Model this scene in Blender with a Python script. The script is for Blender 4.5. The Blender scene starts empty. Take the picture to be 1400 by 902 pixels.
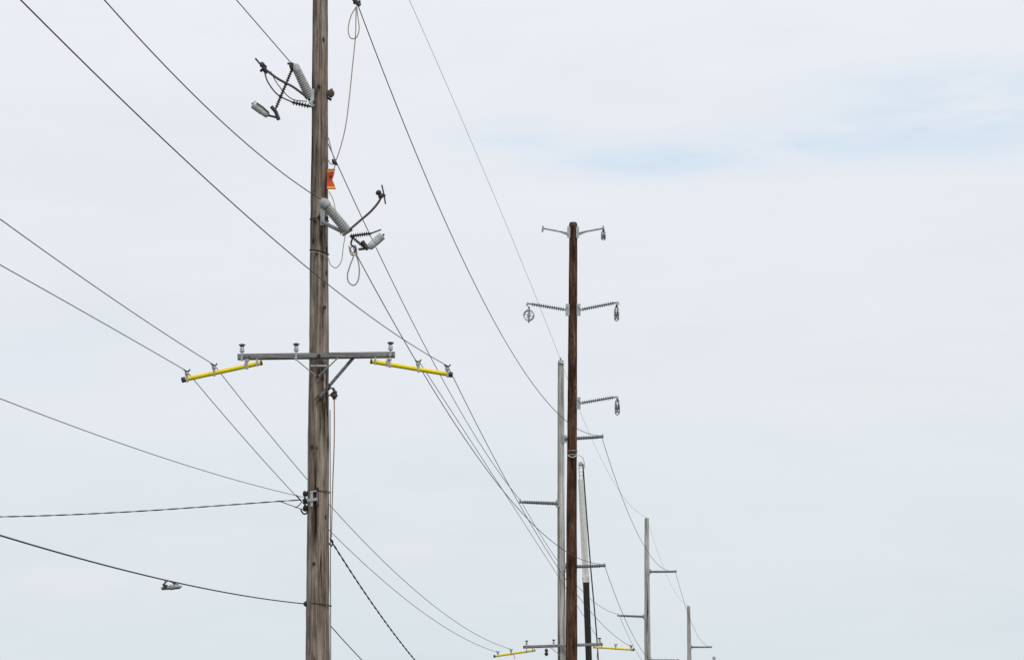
import bpy, math, random
import numpy as np
from mathutils import Vector, Matrix, noise
random.seed(4)
sc=bpy.context.scene
F=3915.0; HZ=1138.0; CZ=1.7; D1=45.0; D2=90.0; D3=135.0; D4=180.0
K=401/F     # heading of the pole line (dx per dy)
def P(u,v,d=D1): return Vector(((u-700)*d/F, d, CZ+(HZ-v)*d/F))

# ---------------- materials ----------------
def newmat(name):
    m=bpy.data.materials.new(name); m.use_nodes=True
    nt=m.node_tree; b=nt.nodes['Principled BSDF']; return m,nt,b
def N(nt,t,**kw):
    n=nt.nodes.new(t)
    for k,v in kw.items(): setattr(n,k,v)
    return n
def ramp(nt,src,stops):
    r=N(nt,'ShaderNodeValToRGB'); e=r.color_ramp.elements
    while len(e)<len(stops): e.new(0.5)
    for i,(p,c) in enumerate(stops): e[i].position=p; e[i].color=(*c,1)
    nt.links.new(src,r.inputs[0]); return r.outputs[0]
def mul(nt,a,b,fac=1.0,mode='MULTIPLY'):
    m=N(nt,'ShaderNodeMix',data_type='RGBA',blend_type=mode); m.inputs[0].default_value=fac
    nt.links.new(a,m.inputs[6]); nt.links.new(b,m.inputs[7]); return m.outputs[2]
def coord(nt,scale,loc=(0,0,0)):
    tc=N(nt,'ShaderNodeTexCoord'); mp=N(nt,'ShaderNodeMapping'); mp.inputs['Scale'].default_value=scale; mp.inputs['Location'].default_value=loc
    nt.links.new(tc.outputs['Object'],mp.inputs[0]); return mp.outputs[0]
def noise_n(nt,vec,scale,detail=6,rough=0.6):
    n=N(nt,'ShaderNodeTexNoise'); n.inputs['Scale'].default_value=scale; n.inputs['Detail'].default_value=detail
    n.inputs['Roughness'].default_value=rough; nt.links.new(vec,n.inputs['Vector']); return n.outputs['Fac']
def wood(name,cols,scale=(1,1,0.05),s=28,cr=0.55,spots=True,large=0.6,bump=0.5,splits=True,hi=1.15):
    m,nt,b=newmat(name); v=coord(nt,scale)
    fine=noise_n(nt,v,s,8,0.7)
    c=ramp(nt,fine,[(0.3,cols[0]),(0.43,cols[1]),(0.56,cols[2]),(0.72,cols[3])])
    crack=noise_n(nt,coord(nt,(scale[0],scale[1],scale[2]*0.7),(5,3,1)),s*0.55,4,0.6)
    ck=ramp(nt,crack,[(cr-0.19,(0.14,0.12,0.11)),(cr-0.14,(0.8,0.78,0.76)),(cr,(1,1,1))])
    c=mul(nt,c,ck)
    if splits:   # drying checks: thin dark lines along the grain
        sp_=noise_n(nt,coord(nt,tuple(x*(0.35 if x<0.5 else 1) for x in scale),(11,7,2)),s*0.42,3,0.5)
        c=mul(nt,c,ramp(nt,sp_,[(0.485,(1,1,1)),(0.496,(.22,.19,.17)),(0.504,(.22,.19,.17)),(0.515,(1,1,1))]),0.85)
    lg=noise_n(nt,coord(nt,(2.2,2.2,0.8)),1.5,6,0.7)
    c=mul(nt,c,ramp(nt,lg,[(0.34,(large,large*0.96,large*0.93)),(0.5,(1,1,1)),(0.64,(hi,hi,hi))]))
    if spots:
        vo=N(nt,'ShaderNodeTexVoronoi'); vo.inputs['Scale'].default_value=6.0
        nt.links.new(coord(nt,(1,1,0.4)),vo.inputs['Vector'])
        c=mul(nt,c,ramp(nt,vo.outputs['Distance'],[(0.08,(0.14,0.1,0.08)),(0.16,(1,1,1))]))
    nt.links.new(c,b.inputs['Base Color']); b.inputs['Roughness'].default_value=0.92
    b.inputs['Specular IOR Level'].default_value=0.12
    bp=N(nt,'ShaderNodeBump'); bp.inputs['Strength'].default_value=bump; bp.inputs['Distance'].default_value=0.02
    nt.links.new(fine,bp.inputs['Height']); nt.links.new(bp.outputs[0],b.inputs['Normal'])
    return m
def plain(name,col,rough=0.5,metal=0.0,var=0.25,sc_=14,spec=0.4):
    m,nt,b=newmat(name); v=coord(nt,(1,1,1)); n=noise_n(nt,v,sc_,5,0.65)
    lo=tuple(x*(1-var) for x in col); hi=tuple(min(1,x*(1+var)) for x in col)
    nt.links.new(ramp(nt,n,[(0.32,lo),(0.68,hi)]),b.inputs['Base Color'])
    b.inputs['Roughness'].default_value=rough; b.inputs['Metallic'].default_value=metal
    b.inputs['Specular IOR Level'].default_value=spec
    return m
M={}
M['wood']=wood('weathered_wood',[(0.07,0.052,0.042),(0.19,0.148,0.12),(0.33,0.275,0.235),(0.52,0.455,0.40)],s=22,large=.55,bump=.7,hi=1.2)
M['arm']=wood('grey_arm_wood',[(0.08,0.08,0.08),(0.17,0.168,0.166),(0.25,0.248,0.245),(0.34,0.335,0.33)],scale=(0.06,1,1),s=30,spots=False,large=0.8,splits=False)
M['brown']=wood('creosote_wood',[(0.022,0.012,0.009),(0.06,0.030,0.020),(0.125,0.064,0.042),(0.25,0.15,0.105)],scale=(1,1,.1),s=14,spots=True,large=0.4,hi=1.5,splits=False)
M['greyp']=wood('silver_wood',[(0.26,0.25,0.24),(0.40,0.39,0.375),(0.55,0.54,0.52),(0.68,0.665,0.64)],s=12,spots=False,large=0.82,splits=True)
M['poly']=plain('grey_polymer',(0.36,0.365,0.37),0.5)
M['polyd']=plain('dark_grey_polymer',(0.17,0.185,0.195),0.5)
M['galv']=plain('galvanised_steel',(0.42,0.43,0.44),0.45,0.5)
M['dark']=plain('dark_steel',(0.045,0.04,0.038),0.6)
M['rust']=plain('rusty_steel',(0.11,0.07,0.055),0.8)
M['wire']=plain('weathered_conductor',(0.055,0.055,0.06),0.6)
M['wirel']=plain('aluminium_conductor',(0.22,0.22,0.23),0.6)
M['cable']=plain('black_cable',(0.03,0.03,0.032),0.6)
M['yellow']=plain('yellow_fibreglass',(0.93,0.72,0.008),0.35,var=0.06)
M['white']=plain('grey_porcelain',(0.50,0.51,0.525),0.3,var=0.18)
M['rope']=plain('tan_rope',(0.34,0.28,0.22),0.9)
M['ropeo']=plain('brown_rope',(0.33,0.2,0.13),0.9)
M['orange']=plain('orange_vinyl',(0.9,0.10,0.025),0.5,var=0.12)
M['yel2']=plain('yellow_tape',(0.85,0.6,0.05),0.5,var=0.1)
M['black']=plain('black_paint',(0.012,0.012,0.014),0.35)
M['whitep']=plain('white_paint',(0.72,0.71,0.68),0.4,var=0.1)
M['tyre']=plain('tyre_rubber',(0.02,0.02,0.02),0.8)
M['glass']=plain('window_glass',(0.03,0.04,0.05),0.08)

# ---------------- mesh helpers ----------------
def group(name,loc=(0,0,0)):
    e=bpy.data.objects.new(name,None); e.location=loc; e.empty_display_size=0.5
    sc.collection.objects.link(e); return e
class Part:
    def __init__(s,name,mat,parent=None,smooth=True):
        s.n=name;s.m=mat;s.p=parent;s.v=[];s.f=[];s.sm=smooth
    def frame(s,t):
        t=t.normalized(); up=Vector((0,0,1)) if abs(t.z)<0.95 else Vector((0,1,0))
        a=t.cross(up).normalized(); return a,a.cross(t).normalized()
    def tube(s,pts,r,seg=8,caps=True):
        pts=[Vector(p) for p in pts]; n=len(pts)
        rr=r if isinstance(r,(list,tuple)) else [r]*n
        base=len(s.v); a=None
        for i,p in enumerate(pts):
            t=(pts[min(i+1,n-1)]-pts[max(i-1,0)])
            if t.length<1e-9: t=Vector((0,0,1))
            t.normalize()
            if a is None: a,b=s.frame(t)
            else:
                a=(a-t*a.dot(t))
                if a.length<1e-5: a,b=s.frame(t)
                a.normalize(); b=a.cross(t).normalized()
            for k in range(seg):
                th=2*math.pi*k/seg
                s.v.append(p+(a*math.cos(th)+b*math.sin(th))*rr[i])
        for i in range(n-1):
            for k in range(seg):
                k2=(k+1)%seg
                s.f.append((base+i*seg+k,base+i*seg+k2,base+(i+1)*seg+k2,base+(i+1)*seg+k))
        if caps:
            s.f.append(tuple(base+k for k in reversed(range(seg))))
            s.f.append(tuple(base+(n-1)*seg+k for k in range(seg)))
        return s
    def lathe(s,p0,p1,prof,seg=14):
        p0=Vector(p0);p1=Vector(p1);ax=(p1-p0); a,b=s.frame(ax); base=len(s.v); n=len(prof)
        for t,r in prof:
            for k in range(seg):
                th=2*math.pi*k/seg; s.v.append(p0+ax*t+(a*math.cos(th)+b*math.sin(th))*r)
        for i in range(n-1):
            for k in range(seg):
                k2=(k+1)%seg; s.f.append((base+i*seg+k,base+i*seg+k2,base+(i+1)*seg+k2,base+(i+1)*seg+k))
        s.f.append(tuple(base+k for k in reversed(range(seg)))); s.f.append(tuple(base+(n-1)*seg+k for k in range(seg)))
        return s
    def ribbed(s,p0,p1,rc,rs,nshed,seg=14,r1=None):
        prof=[]; r1=r1 or 1.0
        prof.append((0,rc))
        for i in range(nshed):
            t0=0.06+0.88*i/nshed; dt=0.88/nshed; q=1+(r1-1)*t0
            prof+= [(t0,rc*q),(t0+dt*0.30,rs*q),(t0+dt*0.45,rs*q*0.97),(t0+dt*0.62,rc*q)]
        prof.append((1,rc*r1)); return s.lathe(p0,p1,prof,seg)
    def beam(s,p0,p1,w,h,up=Vector((0,0,1)),bev=0.12):
        p0=Vector(p0);p1=Vector(p1); t=(p1-p0).normalized(); a=t.cross(up)
        if a.length<0.05: a=t.cross(Vector((0,1,0)))
        a.normalize(); b=a.cross(t).normalized()
        c=min(w,h)*bev; sec=[(-w/2+c,-h/2),(w/2-c,-h/2),(w/2,-h/2+c),(w/2,h/2-c),(w/2-c,h/2),(-w/2+c,h/2),(-w/2,h/2-c),(-w/2,-h/2+c)]
        base=len(s.v)
        for p in (p0,p1):
            for x,y in sec: s.v.append(p+a*x+b*y)
        for k in range(8):
            k2=(k+1)%8; s.f.append((base+k,base+k2,base+8+k2,base+8+k))
        s.f.append(tuple(base+k for k in reversed(range(8)))); s.f.append(tuple(base+8+k for k in range(8)))
        return s
    def sheet(s,pts):
        base=len(s.v); s.v+= [Vector(p) for p in pts]; s.f.append(tuple(range(base,base+len(pts)))); return s
    def done(s,loc=None):
        me=bpy.data.meshes.new(s.n); me.from_pydata([tuple(v) for v in s.v],[],s.f); me.update()
        import bmesh
        bm=bmesh.new(); bm.from_mesh(me); bmesh.ops.recalc_face_normals(bm,faces=bm.faces); bm.to_mesh(me); bm.free()
        me.materials.append(M[s.m] if isinstance(s.m,str) else s.m)
        if s.sm:
            for p in me.polygons: p.use_smooth=len(p.vertices)<=4
            try: me.set_sharp_from_angle(angle=math.radians(45))
            except Exception: pass
        o=bpy.data.objects.new(s.n,me); sc.collection.objects.link(o)
        if s.p:
            o.parent=s.p; o.matrix_parent_inverse=Matrix.Translation(-Vector(s.p.location))
        return o
def smooth(pts,n=8):
    pts=[Vector(p) for p in pts]; out=[]
    for i in range(len(pts)-1):
        p0=pts[max(i-1,0)];p1=pts[i];p2=pts[i+1];p3=pts[min(i+2,len(pts)-1)]
        for j in range(n):
            t=j/n; out.append(0.5*((2*p1)+(p2-p0)*t+(2*p0-5*p1+4*p2-p3)*t*t+(3*p1-p0-3*p2+p3)*t**3))
    out.append(pts[-1]); return out
def px(l,d=D1,n=6): return smooth([P(a[0],a[1],a[2] if len(a)>2 else d) for a in l],n)

# ---------------- poles ----------------
def pole_mesh(parent,mat,base,top,rb,rt,seg=28,dz=0.12,rough=0.03,name='shaft'):
    base=Vector(base);top=Vector(top);H=(top-base).length;n=int(H/dz)
    p=Part(name,mat,parent)
    for i in range(n+1):
        t=i/n;c=base.lerp(top,t);r=rb+(rt-rb)*t
        bow=Vector((math.sin(t*5.1+base.x)*0.012,0,0))
        for k in range(seg):
            th=2*math.pi*k/seg;x=math.cos(th);y=math.sin(th)
            q=noise.noise(Vector((x*5,y*5,c.z*0.8+base.x*7)))*rough+noise.noise(Vector((x*1.2,y*1.2,c.z*0.5)))*rough*1.2+noise.noise(Vector((x*12,y*12,c.z*3)))*rough*0.6
            g=noise.noise(Vector((x*9+3,y*9,c.z*0.35+base.x)))   # long drying checks cut into the surface
            if abs(g)<0.06: q-=rough*1.3*(1-abs(g)/0.06)
            if i==n: q-=0.04
            p.v.append(c+bow+Vector((x,y,0))*r*(1+q))
    for i in range(n):
        for k in range(seg):
            k2=(k+1)%seg; p.f.append((i*seg+k,i*seg+k2,(i+1)*seg+k2,(i+1)*seg+k))
    c0=len(p.v); p.v.append(top+Vector((0,0,0.015)))
    for k in range(seg): p.f.append((n*seg+k,n*seg+(k+1)%seg,c0))
    return p.done()
def pole_at(ub,ut,vt,d,wt,wb,mat,dz=0.12,rough=0.03,seg=28):
    s=d/F; T=P(ut,vt,d); B9=P(ub,902,d); k=(T.z)/(T.z-B9.z)
    base=T+(B9-T)*k; rt=wt*s/2; rb=rt+(wb*s/2-rt)*k
    e=group('utility_pole',(base.x,base.y,0)); base.z=-0.3
    pole_mesh(e,mat,base,T,rb,rt,seg,dz,rough); return e
def pin_insulator(st,wh,dk,p,s=1.0,tilt=Vector((0,0,1))):
    z=tilt.normalized(); p=Vector(p)
    st.tube([p,p+z*0.05*s],0.012*s)
    wh.lathe(p+z*0.03*s,p+z*0.11*s,[(0,0.03*s),(0.2,0.042*s),(0.4,0.03*s),(0.6,0.038*s),(0.85,0.028*s),(1,0.025*s)],12)
    dk.lathe(p+z*0.11*s,p+z*0.155*s,[(0,0.03*s),(0.5,0.036*s),(1,0.018*s)],10)
    dk.tube([p+z*0.14*s+Vector((-0.05*s,0,0.0)),p+z*0.155*s,p+z*0.14*s+Vector((0.05*s,0,0.0))],0.011*s,6)

def yellow_arm(parent,a,b,r,outer_dark=True):
    y=Part('hot_line_arm',"yellow",parent); a=Vector(a);b=Vector(b)
    y.lathe(a,b,[(0,r),(0.01,r*1.02),(0.99,r*1.02),(1,r)],16); y.done()
    d=Part('arm_end_cap','dark',parent); t=(a-b).normalized()
    d.lathe(a+t*0.035,a-t*0.03,[(0,r*0.8),(0.1,r*1.25),(1,r*1.25)],14)
    d.lathe(b-t*0.02,b+t*0.01,[(0,r*1.0),(0.1,r*1.12),(1,r*1.12)],14); d.done()

def crossarm_set(e,pu,v0,v1,u0,u1,d,yl,yr,pins,ypins,sc_=1.0,arm_h=0.09):
    dd=d-0.26
    a=P(u0,v0,dd); b=P(u1,v1,dd)
    Part('crossarm','arm',e).beam(a,b,0.10,arm_h).done()
    st=Part('insulator_pins','galv',e);wh=Part('pin_insulators','white',e);dk=Part('conductor_clamps','dark',e)
    gv=Part('arm_straps','galv',e)
    for u in pins:
        t=(u-u0)/(u1-u0); q=a.lerp(b,t)+Vector((0,0,arm_h/2)); pin_insulator(st,wh,dk,q,1.0)
        gv.beam(q+Vector((0,-0.06,0.006)),q+Vector((0,-0.06,-arm_h-0.03)),0.035,0.01)
    for (ya,yb) in (yl,yr):
        A=P(ya[0],ya[1],dd-0.14);B=P(yb[0],yb[1],dd-0.14); yellow_arm(e,A,B,0.034)
    for (arm,u) in ypins:
        ya,yb=(yl,yr)[arm]; t=(u-ya[0])/(yb[0]-ya[0]); A=P(ya[0],ya[1],dd-0.14);B=P(yb[0],yb[1],dd-0.14)
        q=A.lerp(B,t); gv.beam(q+Vector((0,0,-0.045)),q+Vector((0,0,0.05)),0.03,0.075)
        gv.tube([q+Vector((-0.02,0,0.04)),q+Vector((-0.035,0,0.11))],0.009,6)
        st.tube([q+Vector((0.0,0,0.04)),q+Vector((0,0,0.09))],0.012,6)
        wh.lathe(q+Vector((0,0,0.06)),q+Vector((0,0,0.11)),[(0,0.022),(0.4,0.036),(0.7,0.022),(1,0.03)],10)
        dk.tube([q+Vector((-0.055,0,0.145)),q+Vector((-0.02,0,0.12)),q+Vector((0.02,0,0.12)),q+Vector((0.045,0,0.15))],0.012,6)
    for (ya,yb) in (yl,yr):
        for t in (0.80,0.95):
            A=P(ya[0],ya[1],dd-0.14);B=P(yb[0],yb[1],dd-0.14); q=A.lerp(B,t)
            gv.beam(q+Vector((0,-0.04,0.07)),q+Vector((0,-0.04,-0.05)),0.03,0.012)
            gv.tube([q+Vector((0,-0.03,0.03)),q+Vector((0,0.14,0.03))],0.01,6)
    for x in (st,wh,dk,gv): x.done()
    return a,b

# ---- main pole ----
mp=pole_at(435.6,437.2,-270,D1,16.5,33,'wood',dz=0.05,rough=0.045,seg=64)
DF=D1-0.2
crossarm_set(mp,437,488,485,325,540,D1,((251,519),(357,496)),((616,512),(508,494)),[331,405,534],[(0,256),(0,293),(0,338),(1,612),(1,572),(1,533)])
gv=Part('crossarm_braces','galv',mp)
gv.beam(P(402,489,DF-0.12),P(432,514,DF-0.03),0.035,0.01); gv.beam(P(462,489,DF-0.12),P(436,514,DF-0.03),0.035,0.01)
gv.beam(P(425,500,DF-0.03),P(447,500,DF-0.03),0.03,0.03); gv.done()
br=Part('timber_brace','arm',mp); br.beam(P(483,489,DF-0.02),P(435,545,DF-0.0),0.05,0.045)
br.done()
bt=Part('bolts','dark',mp)
for u,v in [(436,486),(435,507),(441,516),(434,513),(433,345),(447,298),(430,302),(436,297),(434,690),(434,668),(436,118),(429,140),(426,610),(444,420),(429,770)]:
    bt.lathe(P(u,v,DF-0.12 if v==486 else DF+0.06),P(u,v,DF-0.155 if v==486 else DF-0.02),[(0,0.028),(0.5,0.028),(0.5,0.016),(1,0.016)],8)
bt.done()
x=Part('neutral_bracket','rust',mp)
x.beam(P(447,541,DF),P(461,538,DF),0.03,0.02); x.tube(px([(455,530,DF),(458,536,DF),(455,541,DF),(457,546,DF)]),0.018,8)
x.lathe(P(457,534,DF-.02),P(459,543,DF-.02),[(0,0.02),(.2,.045),(.5,.025),(.8,.045),(1,.02)],12)
x.lathe(P(444,127,D1-0.02),P(457,128,D1-0.02),[(0,0.02),(0.55,0.02),(0.56,0.07),(0.8,0.072),(0.85,0.03),(1,0.028)],18)
x.lathe(P(452,128,D1-.09),P(452,128,D1+.05),[(0,.03),(.1,.062),(.5,.05),(.9,.062),(1,.03)],16)
x.tube([P(446,133,D1),P(453,137,D1)],0.02,8); x.done()
x=Part('bracket_hooks','dark',mp); x.tube(px([(449,533,DF),(453,530,DF),(456,535,DF),(452,540,DF),(460,545,DF)]),0.012,6)
x.tube(px([(441,545,DF-.05),(436,540,DF-.05),(430,547,DF-.05)]),0.01,6)
x.done()

# upper-left switch assembly
DU=D1-0.25
i1=Part('post_insulator','poly',mp); i1.ribbed(P(424,134,D1-0.1),P(405,94,DU),0.072,0.084,13,22,0.85)
i1.lathe(P(407,98,DU),P(402,88,DU),[(0,0.06),(0.5,0.065),(0.85,0.05),(1,0.02)],16); i1.done()
g=Part('insulator_base','galv',mp); g.beam(P(427,122,D1-0.17),P(427,146,D1-0.17),0.06,0.03); g.done()
dk=Part('switch_arm','rust',mp)
dk.tube(px([(360,93,DU),(380,108,DU),(402,120,DU),(424,137,D1-.12)]),0.019,8); dk.done()
dk=Part('switch_contacts','dark',mp)
dk.tube([P(349,80,DU-.1),P(360,93,DU-.05),P(365,101,DU)],0.014,6); dk.tube([P(356,98,DU),P(364,90,DU)],0.022,6)
dk.lathe(P(357,86,DU),P(363,98,DU),[(0,.03),(.3,.045),(.5,.025),(.7,.045),(1,.03)],10)
dk.ribbed(P(401,91,DU),P(376,151,DU),0.014,0.030,18,8)
dk.lathe(P(398,86,DU),P(402,98,DU),[(0,.02),(.3,.05),(.7,.05),(1,.02)],10)
dk.tube([P(393,87,DU),P(408,90,DU)],0.018,8)
dk.ribbed(P(399,140,DU),P(425,146,D1-.15),0.016,0.040,6,10)
dk.tube(px([(361,95,DU),(366,112,DU),(380,130,DU),(400,140,DU)]),0.011,6)
dk.tube(px([(370,98,DU),(380,116,DU),(398,135,DU),(420,139,DU)]),0.008,6)
dk.tube([P(371,146,DU),P(377,153,DU),P(381,164,DU)],0.03,8); dk.tube([P(367,158,DU),P(383,162,DU)],0.018,6)
dk.tube([P(344,143,DU),P(350,139,DU)],0.015,6)
dk.done()
g=Part('interrupter_housing','white',mp); g.lathe(P(346,143,DU),P(367,158,DU),[(0,.05),(.03,.064),(.25,.064),(.26,.058),(.28,.064),(.6,.064),(.61,.055),(.63,.06),(.92,.056),(1,.035)],20); g.done()
g=Part('interrupter_bracket','dark',mp); g.tube([P(351,141,DU-.07),P(360,147,DU-.07),P(368,155,DU-.05)],.011,6); g.done()

# lower-right switch assembly
DL=D1-0.35
i1=Part('post_insulator','poly',mp); i1.ribbed(P(474,315,D1-0.3),P(444,279,DL-.1),0.07,0.082,13,22,0.95)
i1.lathe(P(448,283,DL-.1),P(438,273,DL-.1),[(0,0.075),(0.4,0.088),(0.8,0.07),(1,0.03)],18); i1.done()
g=Part('insulator_base','galv',mp); g.beam(P(468,321,D1-0.28),P(481,313,D1-0.28),0.12,0.04); 
g.tube([P(440,303,D1-.2),P(470,318,D1-.25)],0.03,10); g.beam(P(441,286,D1-.19),P(441,308,D1-.19),0.07,0.03); g.done()
dk=Part('switch_arm','rust',mp)
dk.tube(px([(478,314,DL),(492,302,DL),(508,288,DL),(519,274,DL),(520,266,DL)]),0.018,8); dk.done()
dk=Part('switch_contacts','dark',mp)
dk.tube([P(522,253,DL),P(525,266,DL),P(527,279,DL)],0.012,6); dk.tube([P(514,263,DL),P(527,268,DL)],0.02,6)
dk.lathe(P(516,261,DL),P(522,271,DL),[(0,.03),(.3,.05),(.5,.025),(.7,.045),(1,.03)],10)
dk.ribbed(P(478,323,DL),P(508,319,DL),0.016,0.040,9,10)
dk.tube([P(505,320,DL),P(521,314,DL)],0.012,6)
dk.ribbed(P(479,322,DL),P(500,340,DL),0.014,0.030,8,8)
dk.tube([P(495,330,DL),P(503,341,DL)],0.034,8); dk.tube([P(490,341,DL),P(499,340,DL)],0.02,6)
dk.tube([P(521,327,DL),P(525,320,DL)],0.016,6)
dk.tube(px([(482,326,DL),(480,334,DL),(486,340,DL),(484,346,DL)]),0.016,6)
dk.done()
g=Part('interrupter_housing','white',mp); g.lathe(P(504,339,DL),P(523,322,DL),[(0,.035),(.08,.056),(.38,.06),(.4,.055),(.42,.064),(.74,.064),(.75,.058),(.77,.064),(.97,.064),(1,.05)],20); g.done()
i1=Part('post_insulator','poly',mp); i1.ribbed(P(445,-22,D1),P(484,-8,D1-.1),0.05,0.08,10,16); i1.done()
g=Part('line_clamp','dark',mp); g.tube(px([(480,-6,D1-.1),(487,3,D1-.1),(492,8,D1-.1)]),0.035,8); g.tube([P(483,5,D1-.1),P(493,2,D1-.1)],0.02,6); g.done()

g=Part('dead_end_clevises','dark',mp)
for v in (674,684,694):
    g.lathe(P(414,v,D1-.05),P(421,v+1,D1-.05),[(0,.02),(.2,.05),(.5,.028),(.8,.05),(1,.02)],10)
g.tube(px([(411,696),(415,702),(420,700),(418,690)]),0.014,6)
g.tube([P(417,671,D1-.05),P(417,699,D1-.05)],0.014,6)
g.tube(px([(405,676,D1-.05),(412,686,D1-.05),(404,694,D1-.05)]),0.008,6)
g.lathe(P(415,825,D1-.03),P(422,825,D1-.03),[(0,.02),(.3,.045),(1,.04)],10)
g.tube(px([(451,736),(455,740),(453,746),(450,742)]),0.014,6)
g.done()
g=Part('guy_plate','galv',mp); g.beam(P(420,684,D1-.21),P(434,682,D1-.21),0.03,0.05); g.beam(P(426,673,D1-.2),P(426,692,D1-.2),0.04,0.02)
g.beam(P(424,672,D1-.19),P(433,671,D1-.19),0.02,0.025); g.done()
g=Part('hardware_band','dark',mp)
for v,tilt in ((345,3),(672,1),(826,2),(301,1)):
    c=P(436.5,v,D1); r=(20+v*13/902)*D1/F/2*1.05
    g.tube([c+Vector((math.cos(a)*r,math.sin(a)*r,-math.cos(a)*tilt*0.011)) for a in [2*math.pi*i/28 for i in range(29)]],0.007,6,False)
g.done()
g=Part('ground_wire','rust',mp); g.tube([P(449.5+v*0.003,v,D1-.06) for v in range(560,930,12)],0.007,6); g.done()

# ropes & flag
def rope(pts,d,r,mat='rope'):
    Part('rope',mat).tube(px(pts,d,8),r,6).done()
rope([(487,10),(480,22),(476,40),(479,52),(487,52),(491,40),(489,22),(487,10),(486,50),(482,90),(478,130),(473,170),(466,200),(458,222),(452,224),(449,219)],DL,0.009)
rope([(449,188),(453,205),(458,222),(456,232),(451,236)],DL,0.008)
rope([(477,336),(480,348),(487,350),(491,365),(490,382),(484,390),(477,386),(475,376),(479,362),(483,350),(479,340),(486,336),(488,348)],DL,0.010)
rope([(424,344),(436,346),(448,352),(452,362),(460,366),(467,356),(469,340),(472,322)],DF-.08,0.007)
rope([(450,262),(456,275),(461,300),(466,322)],DL,0.007,'ropeo')
rope([(457,545),(457,600),(455,660),(453,735)],DF,0.009,'ropeo')
k=Part('rope_knot','dark'); k.lathe(P(454,218,DL),P(461,226,DL),[(0,.01),(.3,.035),(.7,.03),(1,.01)],10); k.done()
fe=group('warning_flag',P(453,245,DF))
def flag(name,mat,rows,d):
    f=Part(name,mat,fe,False)
    for (v0,a0,b0),(v1,a1,b1) in zip(rows,rows[1:]): f.sheet([P(a0,v0,d),P(b0,v0,d-.02),P(b1,v1,d-.02),P(a1,v1,d)])
    f.done()
flag('vinyl','orange',[(231,447,458.5),(238,447,457),(246,447.5,454.5),(252,447,457),(259,447,459.5)],DF)
flag('stripe','yel2',[(233,448,458),(235.5,448,457.4)],DF-.03)
flag('lower_stripe','yel2',[(255,447.5,458),(257.5,447.5,458.7)],DF-.03)
flag('lettering','dark',[(239.5,450,454.5),(243,450,453.4)],DF-.03)

# ---------------- wires ----------------
def plan_d(u,A,k): return (A.x-k*A.y)/((u-700)/F-k)
def wire_path_back(A,pts,k=K,dend=0.0,n=70):
    ds=[A.y]*6;zs=[A.z]*6
    for u,v in pts:
        d=plan_d(u,A,k); ds.append(d); zs.append(CZ+(HZ-v)*d/F)
    c=np.polyfit(ds,zs,2); off=A.z-np.polyval(c,A.y)
    out=[]
    for i in range(n+1):
        d=A.y+(dend-A.y)*i/n; out.append(Vector((A.x+k*(d-A.y),d,float(np.polyval(c,d))+off)))
    print('BACK',[round(x,1) for x in (A.x,A.z)],'end z',round(out[-1].z,2),'end x',round(out[-1].x,2)); return out
def span_path(A,B,pts=None,sag=None,n=60):
    k=(B.x-A.x)/(B.y-A.y)
    if sag is None:
        num=den=0
        for u,v in pts:
            d=plan_d(u,A,k); t=(d-A.y)/(B.y-A.y)
            if t<=0.02 or t>=0.98: continue
            z=CZ+(HZ-v)*d/F; w=4*t*(1-t); q=(A.z+(B.z-A.z)*t)-z; num+=q*w;den+=w*w
        sag=num/den; print('SPAN sag',round(sag,2))
    return [A.lerp(B,i/n)-Vector((0,0,4*sag*(i/n)*(1-i/n))) for i in range(n+1)]
def wire(path,r=0.007,mat='wire',name='overhead_wire'): Part(name,mat).tube(path,r,6).done()
def twisted(path,r,pitch,amp,mat='cable'):
    o=Part('twisted_cable',mat)
    dense=[];L=0
    for a,b in zip(path,path[1:]):
        m=max(1,int((b-a).length/0.06))
        for j in range(m): dense.append((a.lerp(b,j/m),L+(b-a).length*j/m))
        L+=(b-a).length
    for ph in (0,math.pi):
        o.tube([p+Vector((math.sin(l/pitch*6.283+ph)*amp,0,math.cos(l/pitch*6.283+ph)*amp)) for p,l in dense],r,5)
    o.done()
A_ro=P(612,500,DF-.2);A_ri=P(573,494,DF-.2);A_lo=P(255,507,DF-.2);A_li=P(293,499,DF-.2)
A_ul=P(401,90,DU);A_lr=P(439,273,DL-.1);A_tr=P(488,4,D1-.1)
B_ro=P(865,884,D2-.4);B_ri=P(822,879,D2-.3);B_lo=P(680,891,D2-.4);B_li=P(699,887,D2-.4)
wire(wire_path_back(A_ro,[(530,452),(425,370),(330,285),(175,148),(28,0)]),0.0058)
wire(wire_path_back(A_lr,[(425,262),(280,145),(143,0)]),0.0075)
wire(wire_path_back(A_ul,[(362,45),(323,0)]),0.0075)
wire(wire_path_back(A_li,[(200,440),(100,370),(0,300)]),0.0062)
wire(wire_path_back(A_lo,[(170,458),(80,407),(0,362)]),0.0062)
wire(wire_path_back(P(418,680),[(300,650),(150,600),(0,545)]),0.0045)
wire(wire_path_back(P(418,825),[(310,808),(220,792),(100,762),(0,730)]),0.009,'cable')
sd=[P(418,684)]+[P(u,v,D1-(418-u)*0.01) for u,v in ((395,684),(180,699),(0,706),(-160,704),(-330,690))]
twisted(smooth(sd,12),0.0055,0.6,0.0055)
wire(px([(380,684),(402,692),(416,697)]),0.007,'cable')
wire(span_path(A_ro,B_ro,[(640,575),(675,640),(720,708),(770,780),(830,855)]),0.0065)
wire(span_path(A_ri,B_ri,[(600,532),(640,597),(700,690),(745,762),(790,825)]),0.006)
wire(span_path(A_li,B_li,[(360,580),(418,655),(500,745),(560,800),(620,845)]),0.0065)
wire(span_path(A_lo,B_lo,[(320,590),(408,690),(520,790),(600,845)]),0.0065)
B_tr=P(822,595,D2-.1);B_l=P(712,684,D2-.1);B_br=P(826,771,D2-.1);B_top=P(766.5,492,D2)
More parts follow.
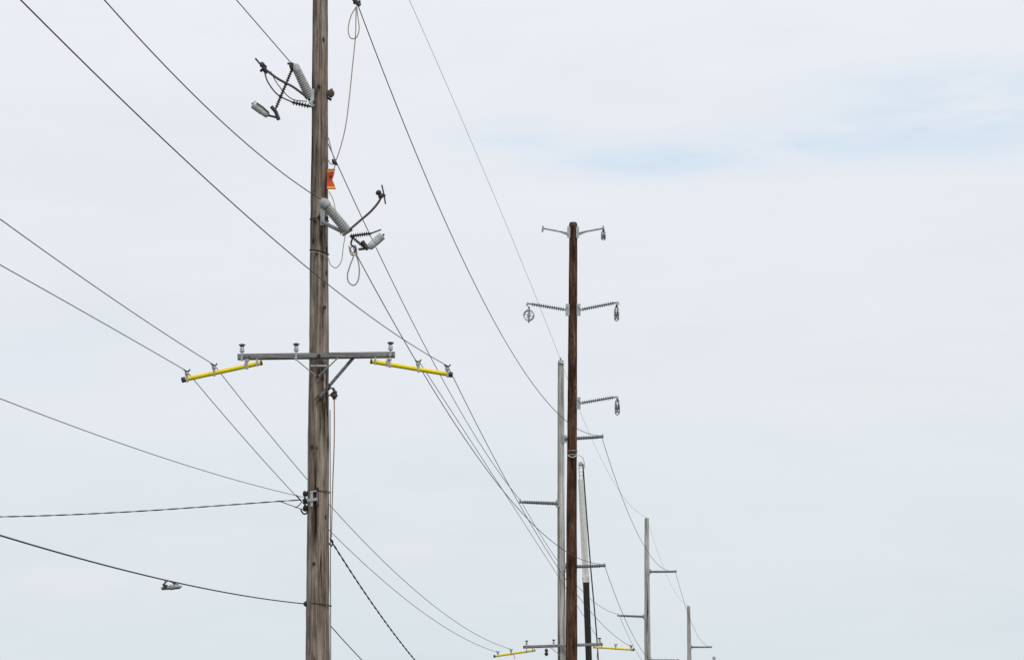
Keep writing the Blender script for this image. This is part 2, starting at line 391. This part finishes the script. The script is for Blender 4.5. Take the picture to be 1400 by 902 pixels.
C_tr=P(923,779,D3);C_l=P(846,839,D3);C_br=P(926,901,D3);C_top=P(884.5,707,D3)
E_tr=P(972,882.5,D4);E_l=P(916,925,D4);E_br=P(972,950,D4);E_top=P(941.5,827,D4)
wire(span_path(A_tr,B_tr,[(540,120),(580,230),(650,400),(700,490),(765,558)]),0.0085)
wire(span_path(A_ul,B_l,[(450,188),(520,345),(570,455),(620,545),(675,640)]),0.0085)
wire(span_path(P(483,340,DL),B_br,[(545,452),(600,545),(650,618),(712,700),(765,748)]),0.0085)
wire(span_path(P(437,-270),B_top,[(560,0),(620,130),(680,280),(720,380)]),0.0045,'wirel')
wire(span_path(B_tr,C_tr,[(840,650),(880,745)]),0.0085)
wire(span_path(B_l,C_l,[(770,775),(815,826)]),0.0085)
wire(span_path(B_br,C_br,[(850,837),(885,897)]),0.0085)
wire(span_path(B_top,C_top,sag=1.0),0.0045,'wirel')
for a,b in ((C_tr,E_tr),(C_l,E_l),(C_br,E_br)): wire(span_path(a,b,sag=1.0),0.0085)
wire(span_path(C_top,E_top,sag=0.9),0.0045,'wirel')
pB=P(770,985,D2)
twisted(span_path(P(451,736),pB,[(480,780),(520,838),(566,902)]),0.008,0.8,0.007)
wire(span_path(P(452,855),P(772,1010,D2),sag=1.2),0.008,'cable')

# small closure clamped under the low cable
ca=P(418,825); k0=plan_d(233,ca,K)
ce=group('cable_closure',P(233,799,k0))
def Q(u,v,o=0): return P(u,v,k0-o)
c=Part('housing','poly',ce); c.lathe(Q(220,803.5),Q(249,801),[(0,.008),(.08,.02),(.4,.024),(.42,.034),(.62,.034),(.64,.022),(.92,.02),(1,.008)],14); c.done()
c=Part('hanger','dark',ce); c.tube([Q(222,799),Q(230,793.5),Q(244,799)],0.008,6); c.tube([Q(225,803),Q(226,792)],0.008,6);c.tube([Q(241,801),Q(236,796)],0.008,6); c.beam(Q(221,805.5),Q(246,804),0.015,0.012)
c.lathe(Q(226,799),Q(226,804),[(0,.03),(1,.03)],10); c.done()

# ---------------- second grey pole (90 m) ----------------
def post(e,u0,v0,u1,v1,d,r=0.055,ns=14):
    a=P(u0,v0,d);b=P(u1,v1,d-.1)
    p=Part('line_post_insulator','polyd',e); p.ribbed(a,b,r*0.85,r*1.25,ns,12,0.85); p.done()
    t=(b-a).normalized(); q=Part('line_clamp','galv',e); q.lathe(b-t*.02,b+t*.08,[(0,.03),(.2,.045),(.8,.045),(1,.02)],10)
    q.beam(b+t*.04-Vector((0,.09,-.05)),b+t*.04+Vector((0,.09,.05)),.04,.05)
    q.beam(a-Vector((0,0,.12)),a+Vector((0,0,.12)),.14,.04); q.done()
g2=pole_at(768.5,766.5,493,D2,8.5,11.5,'greyp',seg=24)
post(g2,772,600,822,597,D2-.1); post(g2,763,688,713,686,D2-.1); post(g2,773,774.5,825,773,D2-.1)
crossarm_set(g2,768,884,880,715,824,D2,((676,896.5),(731,888.5)),((866,887.5),(812,884)),[720,757,820],[(0,681),(0,699),(1,863),(1,842)])
x=Part('crossarm_braces','galv',g2); x.beam(P(752,884,D2-.3),P(768,897,D2-.2),.04,.012); x.beam(P(786,882,D2-.3),P(769,897,D2-.2),.04,.012); x.done()
x=Part('hanging_stirrup','dark',g2); x.lathe(P(747,886,D2-.3),P(747,896,D2-.3),[(0,.03),(.3,.06),(.5,.03),(.7,.07),(1,.03)],10); x.done()
x=Part('red_tags','orange',g2); x.beam(P(702,893,D2-.4),P(704,900,D2-.4),.08,.02); x.beam(P(817,886,D2-.4),P(816,900,D2-.4),.05,.02); x.done()
x=Part('top_pin','galv',g2); x.tube([P(766.5,494,D2),P(766.5,489,D2)],.03,8); x.beam(P(763,495,D2-.12),P(771,497,D2-.12),.04,.05); x.done()
g3=pole_at(885.5,884.5,708,D3,6,9,'greyp',seg=20)
post(g3,888,781,923,781,D3-.1); post(g3,881,842.5,846,841,D3-.1); post(g3,889,902,926,902,D3-.1)
g4=pole_at(942.5,941.5,828,D4,4.5,6,'greyp',seg=16)
post(g4,945,884,972,884,D4-.1); post(g4,940,927,916,926,D4-.1); post(g4,945,951,972,951,D4-.1)
g5=pole_at(976,976,897,225,4,4,'greyp',seg=16)
post(g5,978,940,998,940,224.9)
e0=group('utility_pole',(-7.75,-0.3,0))
pole_mesh(e0,'wood',(-7.75,-.3,-.3),(-7.75,-.3,17.5),.21,.13,24,.2)
x=Part('crossarm','arm',e0); x.beam((-10,-.1,8.9),(-5.4,-.1,8.9),.1,.1); x.done()

# ---------------- new brown pole ----------------
DB=87.0
gb=pole_at(781.5,783.6,306,DB,11,16,'brown',dz=.08,rough=.03,seg=32)
x=Part('pole_top_cap','dark',gb); T=P(783.6,306,DB); x.lathe(T-Vector((0,0,.08)),T+Vector((0,0,.04)),[(0,.128),(.7,.125),(1,.1)],20); x.done()
DBf=DB-.16
def arm_top(s):
    x=Part('davit_arm','galv',gb); c=783.6
    x.tube(px([(c+s*6,319,DBf),(c+s*20,316,DBf),(c+s*42,312,DBf)],n=5),.028,10)
    x.beam(P(c+s*6,310,DBf),P(c+s*6,325,DBf),.09,.04)
    x.tube([P(c+s*6,322,DBf),P(c+s*16,317.5,DBf)],.02,8)
    x.tube([P(c+s*41,309,DBf),P(c+s*42,317,DBf)],.03,8); x.done()
arm_top(-1);arm_top(1)
def ins_thin(u0,v0,u1,v1):
    x=Part('suspension_post_insulator','polyd',gb); x.ribbed(P(u0,v0,DBf),P(u1,v1,DBf-.1),.022,.066,15,12); x.done()
    x=Part('insulator_fittings','galv',gb); s=1 if u1>u0 else -1
    x.beam(P(u0-s*2,v0-8,DBf+.02),P(u0-s*2,v0+8,DBf+.02),.12,.05); x.beam(P(u0-s*2,v0-5,DBf),P(u0+s*2,v0+1,DBf),.06,.05)
    x.tube([P(u1-s*2,v1+.5,DBf-.1),P(u1+s*2,v1-.5,DBf-.1),P(u1+s*2.5,v1+3,DBf-.1)],.035,8)
    x.done()
ins_thin(774,423.5,723,415); ins_thin(793,423.5,843,413.5); ins_thin(793,551,842,542.5)
def pulley(u,v,r,edge,top):
    pg=Part('stringing_block','galv',gb); c=P(u,v,DBf-.1); s=DB/F; R=r*s
    ax=Vector((1,.15,0)).normalized() if edge else Vector((.25,1,0)).normalized()
    w=.035
    perp=Vector((-ax.y,ax.x,0))
    ring=[c+(perp*math.cos(a)+Vector((0,0,1))*math.sin(a))*R for a in [2*math.pi*i/24 for i in range(25)]]
    for off in (-w,w): pg.tube([p+ax*off for p in ring],.018,6,False)
    pg.lathe(c-ax*w*1.5,c+ax*w*1.5,[(0,.03),(0,.045),(1,.045),(1,.03)],12)
    for i in range(6):
        a=math.pi*i/3+.3; pg.tube([c,c+(perp*math.cos(a)+Vector((0,0,1))*math.sin(a))*R],.012,5)
    tp=P(u,top,DBf-.1)
    for off in (-.06,.06):
        pg.tube([tp+ax*off*.3,c+ax*off+Vector((0,0,R*.9)),c+ax*off,c+ax*off-Vector((0,0,R*1.15)),c-Vector((0,0,R*1.4))],.018,6)
    pg.done()
    d=Part('block_hanger','dark',gb); d.tube([tp+Vector((0,0,.04)),tp-Vector((0,0,.06))],.03,8)
    if edge: d.lathe(c-ax*.03,c+ax*.03,[(0,R*.55),(1,R*.55)],16)
    d.done()
pulley(723,431,7,False,421); pulley(843,429,7,True,418); pulley(844,556,8,True,546); pulley(825,322,4.2,True,315)
x=Part('pole_band','galv',gb); c=P(782.5,622,DB)
for dz_ in (0,.12): x.tube([c+Vector((math.cos(a)*.158,math.sin(a)*.158,dz_)) for a in [2*math.pi*i/24 for i in range(25)]],.01,6,False)
x.done()
x=Part('sling_rope','whitep',gb); x.tube(px([(776,622,DBf),(783,625,DBf-.05),(790,622,DBf),(797,626,DBf+.1),(800,640,DBf+.3)]),.012,6); x.done()

# ---------------- crane truck ----------------
DC=96.0
ct=group('crane_truck',(P(808,1138,DC).x,DC,0))
base=P(812,1095,DC)
def onb(v):
    t=(v-625)/(902-625); return P(793.5+t*12.5,v,DC)
x=Part('boom_outer','black',ct); x.beam(onb(796),base,.21,.22,up=Vector((0,1,0)));x.done()
x=Part('boom_inner','whitep',ct); x.beam(onb(655),onb(800),.22,.085,up=Vector((0,1,0)));x.done()
x=Part('boom_collar','whitep',ct); x.beam(onb(788),onb(796),.24,.25,up=Vector((0,1,0)));x.done()
x=Part('boom_tip','galv',ct)
for dx in (-.07,.07):
    x.tube([onb(632)+Vector((dx*.6,0,0)),onb(640)+Vector((dx,0,0)),onb(656)+Vector((dx*.7,0,0))],.014,6)
x.lathe(onb(634)+Vector((.0,-.05,0)),onb(634)+Vector((.0,.05,0)),[(0,.06),(.3,.08),(.5,.06),(.7,.08),(1,.06)],16)
for v in (640,645,650,656): x.beam(onb(v)-Vector((.08,0,0)),onb(v)+Vector((.08,0,.02)),.02,.02)
x.done()
x=Part('hoist_line','cable',ct); x.tube(smooth([P(797,634,DC-.3),P(801,690,DC-.3),P(808,780,DC-.3),P(818,902,DC-.3),P(826,1090,DC-.3)],10),.022,8)
x.done()
bx=P(812,1138,DC).x
def box(name,mat,x0,x1,y0,y1,z0,z1):
    p=Part(name,mat,ct,False); p.beam(((x0+x1)/2,y0,(z0+z1)/2),((x0+x1)/2,y1,(z0+z1)/2),abs(x1-x0),z1-z0,bev=.06); p.done()
box('chassis','black',bx-.5,bx+.5,DC-3.5,DC+5,.7,.995)
box('bed','whitep',bx-1.2,bx+1.2,DC-3.6,DC+2.3,1.0,1.55)
box('cab','whitep',bx-1.15,bx+1.15,DC+2.5,DC+4.4,.9,2.7)
box('bonnet','whitep',bx-1.0,bx+1.0,DC+4.4,DC+5.6,.8,1.7)
box('windscreen','glass',bx-1.0,bx+1.0,DC+4.38,DC+4.42,1.8,2.5)
box('rear_window','glass',bx-.8,bx+.8,DC+2.47,DC+2.51,1.9,2.5)
x=Part('turret','whitep',ct); x.lathe((bx,DC,1.5),(bx,DC,2.6),[(0,.5),(.5,.45),(.6,.3),(1,.3)],20); x.done()
x=Part('wheels','tyre',ct)
for sx in (-1,1):
    for wy in (-2.6,-1.3,4.2): x.lathe((bx+sx*.8,DC+wy,.5),(bx+sx*1.12,DC+wy,.5),[(0,.4),(.1,.5),(.9,.5),(.91,.28),(1,.25)],24)
x.done()
x=Part('outriggers','black',ct)
for sx in (-1,1): x.beam((bx,DC-2,.9),(bx+sx*1.9,DC-2,.8),.15,.15); x.beam((bx+sx*1.9,DC-2,.8),(bx+sx*1.9,DC-2,.08),.12,.12); x.beam((bx+sx*1.9,DC-2,.08),(bx+sx*1.9,DC-2,.01),.4,.4)
x.done()

# ---------------- ground, road ----------------
m,nt,b=newmat('grass'); v=coord(nt,(1,1,1))
c=ramp(nt,noise_n(nt,v,.6,8,.7),[(0.3,(.03,.045,.015)),(0.55,(.06,.085,.03)),(0.75,(.12,.12,.055))]); nt.links.new(c,b.inputs['Base Color']); b.inputs['Roughness'].default_value=1; M['grass']=m
m,nt,b=newmat('asphalt'); v=coord(nt,(1,1,1))
c=ramp(nt,noise_n(nt,v,8,8,.7),[(0.3,(.035,.035,.036)),(0.7,(.075,.075,.073))]); nt.links.new(c,b.inputs['Base Color']); b.inputs['Roughness'].default_value=.9; M['asphalt']=m
g=Part('ground','grass',None,False)
R=3000
g.sheet([(-R,-R,0),(R,-R,0),(R,R,0),(-R,R,0)]); g.done()
def strip(name,mat,x0,x1,z,y0=-200,y1=1500): 
    Part(name,mat,None,False).sheet([(x0+K*y0,y0,z),(x1+K*y0,y0,z),(x1+K*y1,y1,z),(x0+K*y1,y1,z)]).done()
strip('road','asphalt',-12.5+10,4.7,.004)
pl=Part('road_markings','whitep',None,False)
for y0 in range(-60,500,12):
    pl.sheet([(1.05+K*y0,y0,.008),(1.17+K*y0,y0,.008),(1.17+K*(y0+4),y0+4,.008),(1.05+K*(y0+4),y0+4,.008)])
for xx in (-2.3,4.4): pl.sheet([(xx+K*-200,-200,.008),(xx+.12+K*-200,-200,.008),(xx+.12+K*1500,1500,.008),(xx+K*1500,1500,.008)])
pl.done()

# ---------------- world ----------------
SE=math.radians(48); SR=math.radians(150)
w=bpy.data.worlds.new("World"); sc.world=w; w.use_nodes=True; w.name='sky'; nt=w.node_tree
bg=nt.nodes['Background']; bg.inputs['Strength'].default_value=0.1
sky=N(nt,'ShaderNodeTexSky',sky_type='NISHITA'); sky.sun_disc=False; sky.sun_elevation=SE; sky.sun_rotation=SR
tc=N(nt,'ShaderNodeTexCoord'); sp=N(nt,'ShaderNodeSeparateXYZ'); nt.links.new(tc.outputs['Generated'],sp.inputs[0])
def lin(c): return tuple(((x/255+0.055)/1.055)**2.4 for x in c)
base_c=ramp(nt,sp.outputs['Z'],[(p,lin(c)) for p,c in [(0.0,(216,226,231)),(0.06,(223,231,236)),(0.12,(229,235,240)),(0.19,(235,238,244)),(0.28,(240,242,247)),(1.0,(228,232,238))]])
def mathn(op,a,b=None,c=None):
    n=N(nt,'ShaderNodeMath',operation=op)
    for i,x in enumerate((a,b,c)):
        if x is None: continue
        if isinstance(x,(int,float)): n.inputs[i].default_value=x
        else: nt.links.new(x,n.inputs[i])
    return n.outputs[0]
def mapw(scale,loc=(0,0,0)):
    mp_=N(nt,'ShaderNodeMapping'); mp_.inputs['Scale'].default_value=scale; mp_.inputs['Location'].default_value=loc
    nt.links.new(tc.outputs['Generated'],mp_.inputs[0]); return mp_.outputs[0]
cl=noise_n(nt,mapw((5,5,22)),1.0,7,0.55)
cl2=noise_n(nt,mapw((14,14,70),(3,1,2)),1.0,8,0.6)
def blob(u,v,rx,rz):
    d=Vector(((u-700)/F,1,(HZ-v)/F)).normalized()
    dx=mathn('MULTIPLY',mathn('SUBTRACT',sp.outputs['X'],d.x),1/rx); dz=mathn('MULTIPLY',mathn('SUBTRACT',sp.outputs['Z'],d.z),1/rz)
    r2=mathn('ADD',mathn('MULTIPLY',dx,dx),mathn('MULTIPLY',dz,dz))
    front=mathn('GREATER_THAN',sp.outputs['Y'],0)
    return mathn('MULTIPLY',mathn('EXPONENT',mathn('MULTIPLY',r2,-1.0)),front)
bl=mathn('ADD',mathn('ADD',blob(1370,145,0.055,0.012),mathn('MULTIPLY',blob(1050,205,0.06,0.007),.6)),mathn('ADD',mathn('MULTIPLY',blob(860,230,0.03,0.004),.6),mathn('MULTIPLY',blob(700,185,0.02,0.005),.5)))
bl=mathn('MULTIPLY',bl,mathn('MULTIPLY_ADD',cl2,4.0,-1.2)); 
bln=N(nt,'ShaderNodeClamp'); nt.links.new(bl,bln.inputs[0]); bl=bln.outputs[0]
c=mul(nt,base_c,ramp(nt,cl,[(0.35,(.955,.963,.97)),(0.5,(.985,.988,.992)),(0.64,(1.0,1.0,1.0))]))
c=mul(nt,c,ramp(nt,cl2,[(0.33,(.975,.98,.987)),(0.62,(1,1,1))]))
mx=N(nt,'ShaderNodeMix',data_type='RGBA'); nt.links.new(bl,mx.inputs[0]); nt.links.new(c,mx.inputs[6]); mx.inputs[7].default_value=lin((207,226,243))+(1,)
wb=mathn('MULTIPLY',mathn('ADD',mathn('ADD',blob(550,750,.014,.004),blob(90,790,.025,.006)),blob(1200,520,.06,.006)),.55)
mx2=N(nt,'ShaderNodeMix',data_type='RGBA'); nt.links.new(wb,mx2.inputs[0]); nt.links.new(mx.outputs[2],mx2.inputs[6]); mx2.inputs[7].default_value=lin((231,233,237))+(1,)
sc10=N(nt,'ShaderNodeVectorMath',operation='SCALE'); nt.links.new(mx2.outputs[2],sc10.inputs[0]); sc10.inputs['Scale'].default_value=10
fm=N(nt,'ShaderNodeMix',data_type='RGBA'); fm.inputs[0].default_value=0.97
nt.links.new(sky.outputs[0],fm.inputs[6]); nt.links.new(sc10.outputs[0],fm.inputs[7]); nt.links.new(fm.outputs[2],bg.inputs['Color'])
L=bpy.data.lights.new('sun','SUN'); L.energy=1.4; L.angle=math.radians(12); L.color=(1,.96,.9)
lo=bpy.data.objects.new('sun',L); sc.collection.objects.link(lo)
sd_=Vector((math.sin(SR)*math.cos(SE),math.cos(SR)*math.cos(SE),math.sin(SE)))
lo.rotation_euler=sd_.to_track_quat('Z','Y').to_euler(); lo.location=(10,-10,30)
# ---------------- camera ----------------
cam=bpy.data.cameras.new('camera'); cam.sensor_width=36; cam.lens=F/1400*36; cam.shift_y=(HZ-451)/1400; cam.clip_end=8000; cam.clip_start=.1
co=bpy.data.objects.new('camera',cam); sc.collection.objects.link(co); co.location=(0,0,CZ); co.rotation_euler=(math.pi/2,0,0); sc.camera=co
sc.view_settings.view_transform='Standard'; sc.view_settings.look='None'; sc.view_settings.exposure=0
